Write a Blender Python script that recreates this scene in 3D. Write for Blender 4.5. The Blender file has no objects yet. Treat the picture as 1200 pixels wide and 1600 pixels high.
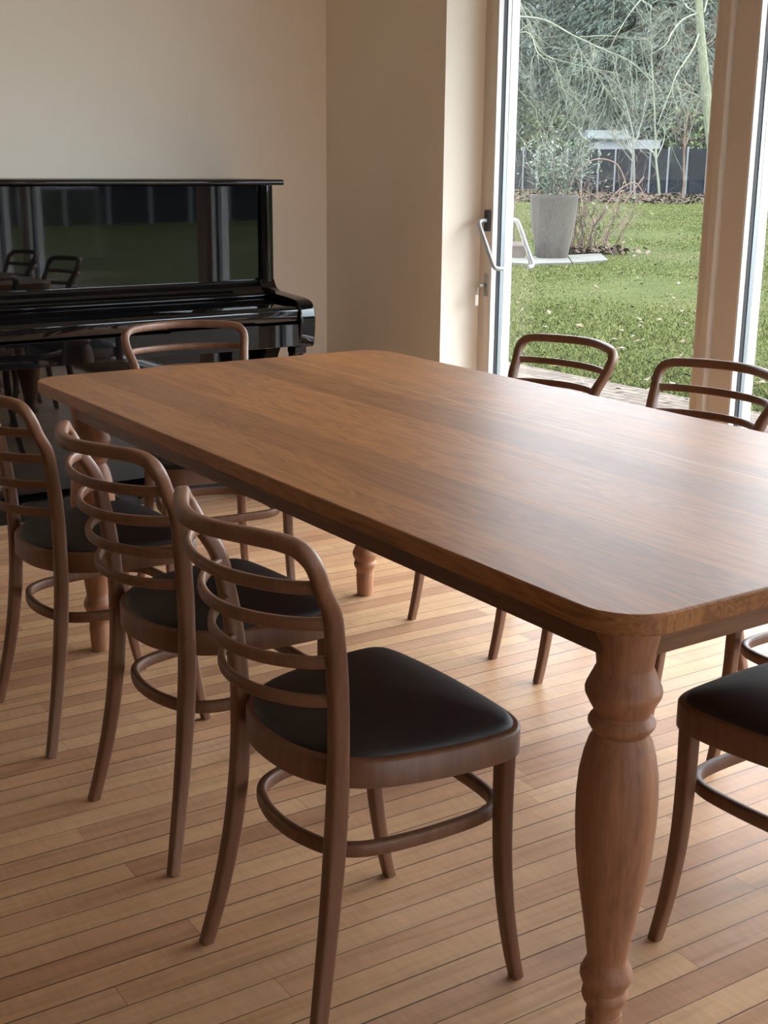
import bpy, bmesh, math, random
import numpy as np
from mathutils import Vector, Matrix

scene = bpy.context.scene
COL = scene.collection
random.seed(7)

# ------------------------------------------------------------------ camera
F_PX, YAW, PITCH, ROLL, EYE = 1992.7, 34.153, 15.2305, 0.519, 1.30
_y, _p, _r = (math.radians(a) for a in (YAW, PITCH, ROLL))
FWD = Vector((math.sin(_y) * math.cos(_p), math.cos(_y) * math.cos(_p), -math.sin(_p)))
_right = Vector((math.cos(_y), -math.sin(_y), 0))
_up = _right.cross(FWD)
RIGHT = _right * math.cos(_r) + _up * math.sin(_r)
UP = -_right * math.sin(_r) + _up * math.cos(_r)
cam_data = bpy.data.cameras.new('camera')
cam_data.sensor_fit = 'HORIZONTAL'
cam_data.sensor_width = 36.0
cam_data.lens = 36.0 * F_PX / 1200.0
cam_data.clip_start = 0.05
cam_data.clip_end = 500
cam = bpy.data.objects.new('camera', cam_data)
COL.objects.link(cam)
cam.matrix_world = Matrix(((RIGHT.x, UP.x, -FWD.x, 0), (RIGHT.y, UP.y, -FWD.y, 0),
                           (RIGHT.z, UP.z, -FWD.z, EYE), (0, 0, 0, 1)))
scene.camera = cam

# ------------------------------------------------------------------ light and exposure
SKY_STRENGTH = 17.0
GLOW_DIR, GLOW_GAIN, GLOW_TIGHT = Vector((0.88, -0.10, 0.42)).normalized(), 0.5, 4.0     # where the sun sits behind the cloud
EXPOSURE = 0.30
world = bpy.data.worlds.new('overcast_sky')
scene.world = world
world.use_nodes = True
wn, wl = world.node_tree.nodes, world.node_tree.links
wn.clear()
w_out = wn.new('ShaderNodeOutputWorld')
w_bg = wn.new('ShaderNodeBackground')
w_tc = wn.new('ShaderNodeTexCoord')
w_sep = wn.new('ShaderNodeSeparateXYZ')
w_ramp = wn.new('ShaderNodeValToRGB')
w_ramp.color_ramp.elements[0].position = 0.0
w_ramp.color_ramp.elements[0].color = (0.265, 0.315, 0.37, 1)      # overcast: the zenith is brighter than the horizon
w_ramp.color_ramp.elements[1].position = 1.0
w_ramp.color_ramp.elements[1].color = (0.90, 0.99, 1.09, 1)
wl.new(w_tc.outputs['Generated'], w_sep.inputs[0])
wl.new(w_sep.outputs['Z'], w_ramp.inputs[0])
w_dot = wn.new('ShaderNodeVectorMath')
w_dot.operation = 'DOT_PRODUCT'
w_nrm = wn.new('ShaderNodeVectorMath')
w_nrm.operation = 'NORMALIZE'
wl.new(w_tc.outputs['Generated'], w_nrm.inputs[0])
wl.new(w_nrm.outputs[0], w_dot.inputs[0])
w_dot.inputs[1].default_value = GLOW_DIR
w_exp = wn.new('ShaderNodeMath')          # exp(tight * (dot - 1))
w_exp.operation = 'POWER'
w_exp.inputs[0].default_value = math.e
w_sub = wn.new('ShaderNodeMath')
w_sub.operation = 'MULTIPLY_ADD'
w_sub.inputs[1].default_value = GLOW_TIGHT
w_sub.inputs[2].default_value = -GLOW_TIGHT
wl.new(w_dot.outputs['Value'], w_sub.inputs[0])
wl.new(w_sub.outputs[0], w_exp.inputs[1])
w_gl = wn.new('ShaderNodeMath')
w_gl.operation = 'MULTIPLY'
w_gl.inputs[1].default_value = GLOW_GAIN
wl.new(w_exp.outputs[0], w_gl.inputs[0])
w_col = wn.new('ShaderNodeVectorMath')
w_col.operation = 'SCALE'
w_col.inputs[0].default_value = (1.0, 0.99, 0.97)
wl.new(w_gl.outputs[0], w_col.inputs['Scale'])
w_add = wn.new('ShaderNodeVectorMath')
w_add.operation = 'ADD'
wl.new(w_ramp.outputs[0], w_add.inputs[0])
wl.new(w_col.outputs[0], w_add.inputs[1])
wl.new(w_add.outputs[0], w_bg.inputs[0])
w_bg.inputs[1].default_value = SKY_STRENGTH
wl.new(w_bg.outputs[0], w_out.inputs[0])

vs = scene.view_settings
vs.view_transform = 'Standard'
vs.look = 'None'
vs.exposure = EXPOSURE
vs.gamma = 1.0
vs.use_curve_mapping = False
scene.cycles.max_bounces = 10
scene.cycles.diffuse_bounces = 6
scene.cycles.glossy_bounces = 4
scene.cycles.transparent_max_bounces = 24
scene.cycles.sample_clamp_indirect = 8.0


# ------------------------------------------------------------------ small helpers
def at(px, py, depth):
    """A point of the place, given its direction in the 1200x1600 photograph and its depth in metres."""
    return Vector((0, 0, EYE)) + (FWD + RIGHT * ((px - 600) / F_PX) - UP * ((py - 800) / F_PX)) * depth


def ground(px, py, z):
    d = FWD + RIGHT * ((px - 600) / F_PX) - UP * ((py - 800) / F_PX)
    return Vector((0, 0, EYE)) + d * ((z - EYE) / d.z)


def link(name, mesh, mat, parent=None, loc=None):
    o = bpy.data.objects.new(name, mesh)
    COL.objects.link(o)
    if mat is not None:
        mesh.materials.append(mat)
    if parent is not None:
        o.parent = parent
    if loc is not None:
        o.location = loc
    return o


def mk(name, verts, faces, mat, parent=None, smooth=True, angle=35, loc=None):
    me = bpy.data.meshes.new(name)
    me.from_pydata([tuple(v) for v in verts], [], faces)
    me.validate()
    bm = bmesh.new()
    bm.from_mesh(me)
    bmesh.ops.recalc_face_normals(bm, faces=bm.faces)
    bm.to_mesh(me)
    bm.free()
    if smooth:
        me.polygons.foreach_set('use_smooth', [True] * len(me.polygons))
        me.set_sharp_from_angle(angle=math.radians(angle))
    return link(name, me, mat, parent, loc)


class Geo:
    """Collects shapes that become one mesh."""

    def __init__(self):
        self.v, self.f = [], []

    def add(self, verts, faces):
        n = len(self.v)
        self.v += [tuple(v) for v in verts]
        self.f += [tuple(i + n for i in f) for f in faces]
        return self

    def box(self, x0, x1, y0, y1, z0, z1, bev=0.0, seg=2):
        bm = bmesh.new()
        bmesh.ops.create_cube(bm, size=1.0)
        for v in bm.verts:
            v.co = Vector((x0 + (v.co.x + .5) * (x1 - x0), y0 + (v.co.y + .5) * (y1 - y0), z0 + (v.co.z + .5) * (z1 - z0)))
        if bev > 0:
            bmesh.ops.bevel(bm, geom=list(bm.edges), offset=bev, segments=seg, affect='EDGES', profile=0.5)
        bm.verts.index_update()
        self.add([v.co.copy() for v in bm.verts], [tuple(v.index for v in f.verts) for f in bm.faces])
        bm.free()
        return self

    def prism(self, poly, a0, a1, axis='x'):
        """poly: 2-D outline, extruded along an axis ('x': (y,z) outline, 'y': (x,z), 'z': (x,y))."""
        n = len(poly)
        mp = {'x': lambda a, p: (a, p[0], p[1]), 'y': lambda a, p: (p[0], a, p[1]), 'z': lambda a, p: (p[0], p[1], a)}[axis]
        vs_ = [mp(a0, p) for p in poly] + [mp(a1, p) for p in poly]
        fs = [tuple(range(n - 1, -1, -1)), tuple(range(n, 2 * n))]
        fs += [(i, (i + 1) % n, n + (i + 1) % n, n + i) for i in range(n)]
        return self.add(vs_, fs)

    def sweep(self, path, sizes, ref=(0, 0, 1), closed=False, power=4.0, n=14, caps=True):
        """Sweep a rounded rectangle. sizes: (along side axis, along ref axis) per point or one pair."""
        P = [Vector(p) for p in path]
        m = len(P)
        rings = []
        for i in range(m):
            a = P[(i - 1) % m] if (closed or i > 0) else P[i]
            b = P[(i + 1) % m] if (closed or i < m - 1) else P[i]
            t = (b - a).normalized()
            rf = Vector(ref[i]) if isinstance(ref, list) else Vector(ref)
            s = t.cross(rf)
            if s.length < 1e-6:
                s = t.cross(Vector((1, 0, 0)))
            s.normalize()
            u = s.cross(t).normalized()
            w, h = sizes[i] if isinstance(sizes, list) else sizes
            ring = []
            for k in range(n):
                an = 2 * math.pi * (k + .5) / n
                c, sn = math.cos(an), math.sin(an)
                e = 2.0 / power
                x = math.copysign(abs(c) ** e, c) * w / 2
                y = math.copysign(abs(sn) ** e, sn) * h / 2
                ring.append(P[i] + s * x + u * y)
            rings.append(ring)
        vs_ = [v for r in rings for v in r]
        fs = []
        for i in range(m if closed else m - 1):
            j = (i + 1) % m
            for k in range(n):
                l = (k + 1) % n
                fs.append((i * n + k, i * n + l, j * n + l, j * n + k))
        if caps and not closed:
            fs.append(tuple(range(n - 1, -1, -1)))
            fs.append(tuple((m - 1) * n + k for k in range(n)))
        return self.add(vs_, fs)

    def tube(self, path, radii, n=8):
        P = [Vector(p) for p in path]
        m = len(P)
        vs_, fs = [], []
        u = None
        for i in range(m):
            t = (P[min(i + 1, m - 1)] - P[max(i - 1, 0)]).normalized()
            if u is None:
                u = t.orthogonal().normalized()
            u = (u - t * u.dot(t))
            u = u.normalized() if u.length > 1e-6 else t.orthogonal().normalized()
            w = t.cross(u)
            r = radii[i] if isinstance(radii, (list, tuple)) else radii
            for k in range(n):
                an = 2 * math.pi * k / n
                vs_.append(P[i] + (u * math.cos(an) + w * math.sin(an)) * r)
        for i in range(m - 1):
            for k in range(n):
                l = (k + 1) % n
                fs.append((i * n + k, i * n + l, (i + 1) * n + l, (i + 1) * n + k))
        fs.append(tuple(range(n - 1, -1, -1)))
        fs.append(tuple((m - 1) * n + k for k in range(n)))
        return self.add(vs_, fs)

    def lathe(self, prof, cx=0, cy=0, n=40):
        """prof: (z, r) from bottom to top."""
        vs_, fs = [], []
        for z, r in prof:
            for k in range(n):
                a = 2 * math.pi * k / n
                vs_.append((cx + r * math.cos(a), cy + r * math.sin(a), z))
        for i in range(len(prof) - 1):
            for k in range(n):
                l = (k + 1) % n
                fs.append((i * n + k, i * n + l, (i + 1) * n + l, (i + 1) * n + k))
        fs.append(tuple(range(n - 1, -1, -1)))
        fs.append(tuple((len(prof) - 1) * n + k for k in range(n)))
        return self.add(vs_, fs)

    def build(self, name, mat, parent=None, smooth=True, angle=18, loc=None):
        return mk(name, self.v, self.f, mat, parent, smooth, angle, loc)


def catmull(pts, sub=6, closed=False):
    P = [Vector(p) for p in pts]
    n = len(P)
    out = []
    for i in range(n if closed else n - 1):
        if closed:
            p0, p1, p2, p3 = P[(i - 1) % n], P[i], P[(i + 1) % n], P[(i + 2) % n]
        else:
            p1, p2 = P[i], P[i + 1]
            p0 = P[i - 1] if i > 0 else p1 * 2 - p2
            p3 = P[i + 2] if i + 2 < n else p2 * 2 - p1
        for k in range(sub):
            t = k / sub
            out.append(0.5 * ((2 * p1) + (p2 - p0) * t + (2 * p0 - 5 * p1 + 4 * p2 - p3) * t * t + (3 * p1 - p0 - 3 * p2 + p3) * t ** 3))
    if not closed:
        out.append(P[-1])
    return out


def thing(name, label, cat, loc=(0, 0, 0), rz=0.0, group=None):
    o = bpy.data.objects.new(name, None)
    COL.objects.link(o)
    o.empty_display_size = 0.1
    o.location = loc
    o.rotation_euler = (0, 0, rz)
    return tag(o, label, cat, group)


def tag(o, label=None, cat=None, group=None, kind=None):
    if label:
        o['label'] = label
    if cat:
        o['category'] = cat
    if group:
        o['group'] = group
    if kind:
        o['kind'] = kind
    return o


def dup(root, loc, rz, label, group=None, scale=None):
    r = root.copy()
    COL.objects.link(r)
    r.location = loc
    r.rotation_euler = (0, 0, rz)
    if scale:
        r.scale = scale
    r['label'] = label
    if group:
        r['group'] = group
    for ch in list(root.children):
        c = ch.copy()
        COL.objects.link(c)
        c.parent = r
        for g in list(ch.children):
            d = g.copy()
            COL.objects.link(d)
            d.parent = c
    return r


# ------------------------------------------------------------------ materials
class NT:
    def __init__(self, name):
        self.m = bpy.data.materials.new(name)
        self.m.use_nodes = True
        self.t = self.m.node_tree
        self.b = self.t.nodes['Principled BSDF']
        self.out = self.t.nodes['Material Output']

    def n(self, kind, **kw):
        nd = self.t.nodes.new('ShaderNode' + kind)
        for k, v in kw.items():
            setattr(nd, k, v)
        return nd

    def l(self, a, b):
        self.t.links.new(a, b)

    def math(self, op, a, b=None, c=None):
        nd = self.n('Math', operation=op)
        for i, x in enumerate((a, b, c)):
            if x is None:
                continue
            if isinstance(x, (int, float)):
                nd.inputs[i].default_value = x
            else:
                self.l(x, nd.inputs[i])
        return nd.outputs[0]

    def mix(self, fac, a, b, mode='MIX'):
        nd = self.n('Mix', data_type='RGBA', blend_type=mode)
        for sock, x in ((nd.inputs[0], fac), (nd.inputs[6], a), (nd.inputs[7], b)):
            if isinstance(x, (int, float)):
                sock.default_value = x
            elif isinstance(x, tuple):
                sock.default_value = (*x, 1) if len(x) == 3 else x
            else:
                self.l(x, sock)
        return nd.outputs[2]

    def ramp(self, fac, stops):
        nd = self.n('ValToRGB')
        cr = nd.color_ramp
        while len(cr.elements) < len(stops):
            cr.elements.new(0.5)
        for e, (p, c) in zip(cr.elements, stops):
            e.position = p
            e.color = (*c, 1) if len(c) == 3 else c
        self.l(fac, nd.inputs[0])
        return nd.outputs[0]

    def coords(self, scale=(1, 1, 1), rot=(0, 0, 0), kind='Object'):
        tc = self.n('TexCoord')
        mp = self.n('Mapping')
        mp.inputs['Scale'].default_value = scale
        mp.inputs['Rotation'].default_value = rot
        self.l(tc.outputs[kind], mp.inputs[0])
        return mp.outputs[0]

    def noise(self, vec, scale=5.0, detail=4.0, rough=0.55, dist=0.0):
        nd = self.n('TexNoise')
        nd.inputs['Scale'].default_value = scale
        nd.inputs['Detail'].default_value = detail
        nd.inputs['Roughness'].default_value = rough
        nd.inputs['Distortion'].default_value = dist
        self.l(vec, nd.inputs['Vector'])
        return nd.outputs['Fac']

    def bump(self, h, strength=0.2, dist=0.01):
        nd = self.n('Bump')
        nd.inputs['Strength'].default_value = strength
        nd.inputs['Distance'].default_value = dist
        self.l(h, nd.inputs['Height'])
        self.l(nd.outputs[0], self.b.inputs['Normal'])

    def base(self, x):
        if isinstance(x, tuple):
            self.b.inputs['Base Color'].default_value = (*x, 1)
        else:
            self.l(x, self.b.inputs['Base Color'])

    def set(self, **kw):
        names = dict(rough='Roughness', metal='Metallic', spec='Specular IOR Level', coat='Coat Weight',
                     coatr='Coat Roughness', sheen='Sheen Weight', trans='Transmission Weight', ior='IOR')
        for k, v in kw.items():
            self.b.inputs[names[k]].default_value = v
        return self


def plain(name, col, rough=0.5, metal=0.0, var=0.12, scale=8.0, bump=0.0, spec=0.5, **kw):
    t = NT(name)
    v = t.coords()
    nz = t.noise(v, scale, 5)
    lo = tuple(c * (1 - var) for c in col)
    hi = tuple(min(1, c * (1 + var)) for c in col)
    t.base(t.ramp(nz, [(0.3, lo), (0.7, hi)]))
    t.set(rough=rough, metal=metal, spec=spec, **kw)
    if bump:
        t.bump(t.noise(v, scale * 12, 4), bump, 0.002)
    return t.m


def wood(name, dark, mid, light, along='z', rough=0.42, scale=1.0, coat=0.0, bump=0.08):
    t = NT(name)
    st = {'x': (1.2, 16, 16), 'y': (16, 1.2, 16), 'z': (16, 16, 1.2)}[along]
    v = t.coords(tuple(s * scale for s in st))
    n1 = t.noise(v, 1.6, 6, .6, .8)
    v2 = t.coords(tuple(s * scale * 5 for s in st))
    n2 = t.noise(v2, 2.0, 3, .6)
    f = t.math('MULTIPLY_ADD', n2, 0.35, t.math('MULTIPLY', n1, 0.75))
    t.base(t.ramp(f, [(0.3, dark), (0.52, mid), (0.75, light)]))
    t.set(rough=rough, coat=coat, coatr=0.25)
    t.bump(n2, bump, 0.001)
    return t.m


def walnut_table():
    """Long planks with figure, running along Y."""
    t = NT('walnut_top')
    tc = t.n('TexCoord')
    sep = t.n('SeparateXYZ')
    t.l(tc.outputs['Object'], sep.inputs[0])
    # plank number across X, jittered
    px = t.math('FLOOR', t.math('MULTIPLY', sep.outputs['X'], 1 / 0.138))
    wn_ = t.n('TexWhiteNoise', noise_dimensions='1D')
    t.l(px, wn_.inputs['W'])
    rnd = wn_.outputs['Value']
    comb = t.n('CombineXYZ')
    t.l(t.math('MULTIPLY', sep.outputs['X'], 1.0), comb.inputs[0])
    t.l(t.math('MULTIPLY_ADD', rnd, 7.0, sep.outputs['Y']), comb.inputs[1])
    t.l(t.math('MULTIPLY_ADD', rnd, 3.0, sep.outputs['Z']), comb.inputs[2])
    mp = t.n('Mapping')
    mp.inputs['Scale'].default_value = (9, 0.9, 9)
    t.l(comb.outputs[0], mp.inputs[0])
    fig = t.noise(mp.outputs[0], 1.5, 3, .5, 1.2)
    rings = t.math('FRACT', t.math('MULTIPLY', fig, 9.0))
    rings = t.math('ABSOLUTE', t.math('SUBTRACT', rings, 0.5))
    mp2 = t.n('Mapping')
    mp2.inputs['Scale'].default_value = (120, 5, 120)
    t.l(comb.outputs[0], mp2.inputs[0])
    fine = t.noise(mp2.outputs[0], 1.5, 3, .6)
    f = t.math('MULTIPLY_ADD', rings, 0.35, t.math('MULTIPLY_ADD', fine, 0.45, t.math('MULTIPLY', fig, 0.25)))
    col = t.ramp(f, [(0.25, (0.165, 0.066, 0.022)), (0.45, (0.295, 0.127, 0.044)), (0.7, (0.41, 0.19, 0.070))])
    tint = t.ramp(rnd, [(0.0, (0.80, 0.78, 0.76)), (0.5, (1.0, 1.0, 1.0)), (1.0, (1.16, 1.12, 1.05))])
    col = t.mix(1.0, col, tint, 'MULTIPLY')
    # one pale sapwood line along a glue joint
    wob = t.noise(mp.outputs[0], 0.6, 2)
    ln = t.math('ABSOLUTE', t.math('SUBTRACT', t.math('MULTIPLY_ADD', wob, 0.008, sep.outputs['X']), 0.762))
    sap = t.math('LESS_THAN', ln, 0.0028)
    col = t.mix(t.math('MULTIPLY', sap, 0.6), col, (0.50, 0.30, 0.14))
    t.base(col)
    t.l(t.math('MULTIPLY_ADD', fine, 0.16, 0.34), t.b.inputs['Roughness'])
    t.set(spec=0.38)
    t.bump(fine, 0.05, 0.0006)
    return t.m


def floor_boards():
    t = NT('pine_strip_floor')
    tc = t.n('TexCoord')
    mp = t.n('Mapping')
    mp.inputs['Rotation'].default_value = (0, 0, math.radians(1.56))
    t.l(tc.outputs['Object'], mp.inputs[0])
    sep = t.n('SeparateXYZ')
    t.l(mp.outputs[0], sep.inputs[0])
    W, L = 0.0588, 1.35
    rv = t.math('DIVIDE', t.math('ADD', sep.outputs['Y'], 0.008), W)
    row = t.math('FLOOR', rv)
    fy = t.math('FRACT', rv)
    w1 = t.n('TexWhiteNoise', noise_dimensions='1D')
    t.l(row, w1.inputs['W'])
    rx = t.math('MULTIPLY_ADD', w1.outputs['Value'], 13.7, t.math('DIVIDE', sep.outputs['X'], L))
    cell = t.math('FLOOR', rx)
    fx = t.math('FRACT', rx)
    cv = t.n('CombineXYZ')
    t.l(row, cv.inputs[0])
    t.l(cell, cv.inputs[1])
    w2 = t.n('TexWhiteNoise', noise_dimensions='3D')
    t.l(cv.outputs[0], w2.inputs['Vector'])
    rnd = w2.outputs['Value']
    rcol = w2.outputs['Color']
    # grain, different on each board
    cc = t.n('CombineXYZ')
    t.l(t.math('MULTIPLY_ADD', rnd, 17.0, t.math('MULTIPLY', sep.outputs['X'], 1.6)), cc.inputs[0])
    t.l(t.math('MULTIPLY', sep.outputs['Y'], 26.0), cc.inputs[1])
    t.l(t.math('MULTIPLY', rnd, 31.0), cc.inputs[2])
    g = t.noise(cc.outputs[0], 1.3, 5, .6, .6)
    cc2 = t.n('CombineXYZ')
    t.l(t.math('MULTIPLY_ADD', rnd, 5.0, t.math('MULTIPLY', sep.outputs['X'], 90.0)), cc2.inputs[0])
    t.l(t.math('MULTIPLY', sep.outputs['Y'], 14.0), cc2.inputs[1])
    saw = t.noise(cc2.outputs[0], 1.0, 3, .6)
    blot = t.noise(mp.outputs[0], 4.0, 4, .6)
    col = t.ramp(rnd, [(0.0, (0.37, 0.195, 0.108)), (0.35, (0.48, 0.272, 0.150)), (0.7, (0.55, 0.340, 0.182)), (1.0, (0.44, 0.255, 0.158))])
    col = t.mix(0.6, col, t.ramp(g, [(0.28, (0.62, 0.55, 0.48)), (0.5, (0.96, 0.95, 0.94)), (0.75, (1.14, 1.14, 1.12))]), 'MULTIPLY')
    col = t.mix(0.35, col, t.ramp(saw, [(0.35, (0.80, 0.78, 0.76)), (0.65, (1.08, 1.08, 1.08))]), 'MULTIPLY')
    col = t.mix(0.5, col, t.ramp(blot, [(0.3, (0.80, 0.77, 0.76)), (0.7, (1.10, 1.10, 1.10))]), 'MULTIPLY')
    # knots and dark specks
    vo = t.n('TexVoronoi')
    vo.inputs['Scale'].default_value = 2.6
    t.l(mp.outputs[0], vo.inputs['Vector'])
    kn = t.ramp(vo.outputs['Distance'], [(0.0, (1, 1, 1)), (0.035, (0.5, 0.5, 0.5)), (0.075, (0, 0, 0))])
    knz = t.math('MULTIPLY', kn, t.noise(mp.outputs[0], 60, 3))
    col = t.mix(t.math('MULTIPLY', knz, 1.1), col, (0.10, 0.055, 0.035))
    # gaps between boards
    ey = t.math('MINIMUM', fy, t.math('SUBTRACT', 1.0, fy))
    ex = t.math('MULTIPLY', t.math('MINIMUM', fx, t.math('SUBTRACT', 1.0, fx)), L / W)
    gapw = t.math('MULTIPLY_ADD', w1.outputs['Value'], 0.018, 0.015)
    gy = t.math('LESS_THAN', ey, gapw)
    gx = t.math('MULTIPLY', t.math('LESS_THAN', ex, 0.010), 0.7)
    gap = t.math('MAXIMUM', gy, gx)
    col = t.mix(t.math('MULTIPLY', gap, t.math('MULTIPLY_ADD', w1.outputs['Value'], 0.35, 0.62)), col, (0.016, 0.008, 0.006))
    t.base(col)
    t.l(t.math('MULTIPLY_ADD', g, 0.22, 0.36), t.b.inputs['Roughness'])
    t.set(spec=0.18)
    hgt = t.math('SUBTRACT', t.math('MULTIPLY', saw, 0.10), gap)
    t.bump(hgt, 0.35, 0.002)
    return t.m


def glass():
    """Clear pane: transparent, with the mirror share of its angle and a trace of dust."""
    t = NT('window_glass')
    geo = t.n('NewGeometry')
    dp = t.n('VectorMath', operation='DOT_PRODUCT')
    t.l(geo.outputs['Normal'], dp.inputs[0])
    t.l(geo.outputs['Incoming'], dp.inputs[1])
    c = t.math('ABSOLUTE', dp.outputs['Value'])
    f1 = t.math('MULTIPLY_ADD', t.math('POWER', t.math('SUBTRACT', 1.0, c), 5.0), 0.96, 0.04)
    fr = t.math('MULTIPLY', f1, 1.0)
    tr = t.n('BsdfTransparent')
    tr.inputs[0].default_value = (0.985, 0.992, 0.988, 1)
    gl = t.n('BsdfGlossy')
    gl.inputs['Roughness'].default_value = 0.0
    tl = t.n('BsdfTranslucent')
    tl.inputs[0].default_value = (0.9, 0.92, 0.92, 1)
    m0 = t.n('MixShader')
    m0.inputs[0].default_value = 0.002
    t.l(tr.outputs[0], m0.inputs[1])
    t.l(tl.outputs[0], m0.inputs[2])
    m1 = t.n('MixShader')
    t.l(fr, m1.inputs[0])
    t.l(m0.outputs[0], m1.inputs[1])
    t.l(gl.outputs[0], m1.inputs[2])
    t.l(m1.outputs[0], t.out.inputs['Surface'])
    return t.m


def plaster(name, col):
    t = NT(name)
    v = t.coords()
    a = t.noise(v, 1.2, 3)
    b = t.noise(v, 220, 3)
    t.base(t.ramp(a, [(0.3, tuple(c * .97 for c in col)), (0.7, tuple(c * 1.02 for c in col))]))
    t.set(rough=0.9, spec=0.2)
    t.bump(b, 0.12, 0.001)
    return t.m


def leaf_mat(name, cols, rough=0.7):
    t = NT(name)
    geo = t.n('NewGeometry')
    t.base(t.ramp(geo.outputs['Random Per Island'], [(i / (len(cols) - 1), c) for i, c in enumerate(cols)]))
    t.set(rough=rough, spec=0.04)
    return t.m


def lawn_mat():
    t = NT('lawn_soil_and_grass')
    v = t.coords()
    a = t.noise(v, 0.35, 5, .6)
    b = t.noise(v, 5.0, 5, .65)
    c = t.noise(v, 38.0, 4, .7)
    col = t.ramp(a, [(0.3, (0.020, 0.025, 0.0055)), (0.5, (0.028, 0.032, 0.0075)), (0.7, (0.037, 0.037, 0.012))])
    col = t.mix(0.75, col, t.ramp(b, [(0.3, (0.62, 0.66, 0.55)), (0.55, (1.0, 1.0, 1.0)), (0.75, (1.35, 1.2, 1.05))]), 'MULTIPLY')
    col = t.mix(0.8, col, t.ramp(c, [(0.3, (0.5, 0.55, 0.42)), (0.55, (1.0, 1.0, 1.0)), (0.75, (1.45, 1.35, 1.15))]), 'MULTIPLY')
    t.base(col)
    t.set(rough=0.9, spec=0.03)
    t.bump(c, 0.8, 0.03)
    return t.m


def brick_paving():
    t = NT('brick_paving_mat')
    v = t.coords(rot=(0, 0, math.radians(90)))
    br = t.n('TexBrick')
    br.inputs['Scale'].default_value = 1.0
    br.inputs['Brick Width'].default_value = 0.21
    br.inputs['Row Height'].default_value = 0.075
    br.inputs['Mortar Size'].default_value = 0.006
    br.inputs['Color1'].default_value = (0.044, 0.031, 0.0245, 1)
    br.inputs['Color2'].default_value = (0.066, 0.051, 0.041, 1)
    br.inputs['Mortar'].default_value = (0.016, 0.014, 0.011, 1)
    t.l(v, br.inputs['Vector'])
    nz = t.noise(v, 9, 5)
    t.base(t.mix(0.7, br.outputs['Color'], t.ramp(nz, [(0.3, (0.65, 0.66, 0.62)), (0.7, (1.3, 1.28, 1.2))]), 'MULTIPLY'))
    t.set(rough=0.95, spec=0.08)
    t.bump(t.math('SUBTRACT', 1.0, br.outputs['Fac']), 0.6, 0.01)
    return t.m


def bark(name, a, b, scale=6.0):
    t = NT(name)
    v = t.coords((scale, scale, scale * .35))
    n1 = t.noise(v, 2.0, 5, .65)
    t.base(t.ramp(n1, [(0.35, a), (0.65, b)]))
    t.set(rough=0.9, spec=0.15)
    t.bump(n1, 0.5, 0.02)
    return t.m


M = {}
M['floor'] = floor_boards()
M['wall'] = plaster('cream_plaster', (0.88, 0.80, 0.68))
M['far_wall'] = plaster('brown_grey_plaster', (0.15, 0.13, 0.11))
M['ceiling'] = plaster('white_ceiling', (0.86, 0.84, 0.80))
M['frame'] = plain('painted_window_frame', (0.66, 0.585, 0.50), 0.45, var=0.03, scale=3)
M['bead'] = plain('white_glazing_bead', (0.80, 0.79, 0.77), 0.4, var=0.02)
M['gasket'] = plain('black_rubber_gasket', (0.012, 0.012, 0.014), 0.6)
M['spacer'] = plain('grey_spacer_bar', (0.30, 0.33, 0.35), 0.35, 0.6, var=0.03)
M['glass'] = glass()
M['walnut'] = walnut_table()
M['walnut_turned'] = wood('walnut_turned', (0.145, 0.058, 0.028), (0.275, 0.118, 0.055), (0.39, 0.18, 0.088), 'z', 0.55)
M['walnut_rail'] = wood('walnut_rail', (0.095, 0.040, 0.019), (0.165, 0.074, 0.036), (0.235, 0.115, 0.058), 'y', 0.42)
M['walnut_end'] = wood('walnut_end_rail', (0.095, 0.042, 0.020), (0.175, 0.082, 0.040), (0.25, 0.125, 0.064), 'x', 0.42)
M['beech'] = wood('stained_beech', (0.105, 0.042, 0.020), (0.152, 0.064, 0.030), (0.195, 0.089, 0.043), 'z', 0.48, 1.4)
M['leather'] = plain('dark_brown_leather', (0.017, 0.012, 0.0115), 0.58, var=0.15, scale=30, bump=0.05)
M['piano'] = plain('black_polyester_gloss', (0.0035, 0.0035, 0.004), 0.025, var=0.0, spec=0.55)
M['piano_satin'] = plain('black_painted_wood', (0.006, 0.006, 0.006), 0.3, var=0.0)
M['brass'] = plain('dull_brass', (0.16, 0.11, 0.045), 0.35, 1.0)
M['steel'] = plain('satin_aluminium', (0.42, 0.43, 0.44), 0.35, 0.35, var=0.02)
M['handle_black'] = plain('black_handle_rosette', (0.02, 0.02, 0.022), 0.4)
M['plate'] = plain('dull_lock_plate', (0.32, 0.30, 0.27), 0.35, 1.0)
M['tagmat'] = plain('beige_key_tag', (0.52, 0.46, 0.38), 0.5)
M['lawn'] = lawn_mat()
M['brick'] = brick_paving()
M['slab'] = plain('pale_stone_slab', (0.058, 0.055, 0.047), 0.95, var=0.2, scale=6, bump=0.3, spec=0.08)
M['grass'] = leaf_mat('grass_blades', [(0.027, 0.037, 0.007), (0.039, 0.047, 0.010), (0.053, 0.057, 0.015), (0.070, 0.067, 0.025)])
M['leaf'] = leaf_mat('dry_leaves', [(0.05, 0.028, 0.016), (0.066, 0.048, 0.033), (0.08, 0.066, 0.050), (0.055, 0.031, 0.017)])
M['litter'] = leaf_mat('fallen_leaf_bed', [(0.022, 0.015, 0.010), (0.033, 0.023, 0.016), (0.044, 0.031, 0.021)])


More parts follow.
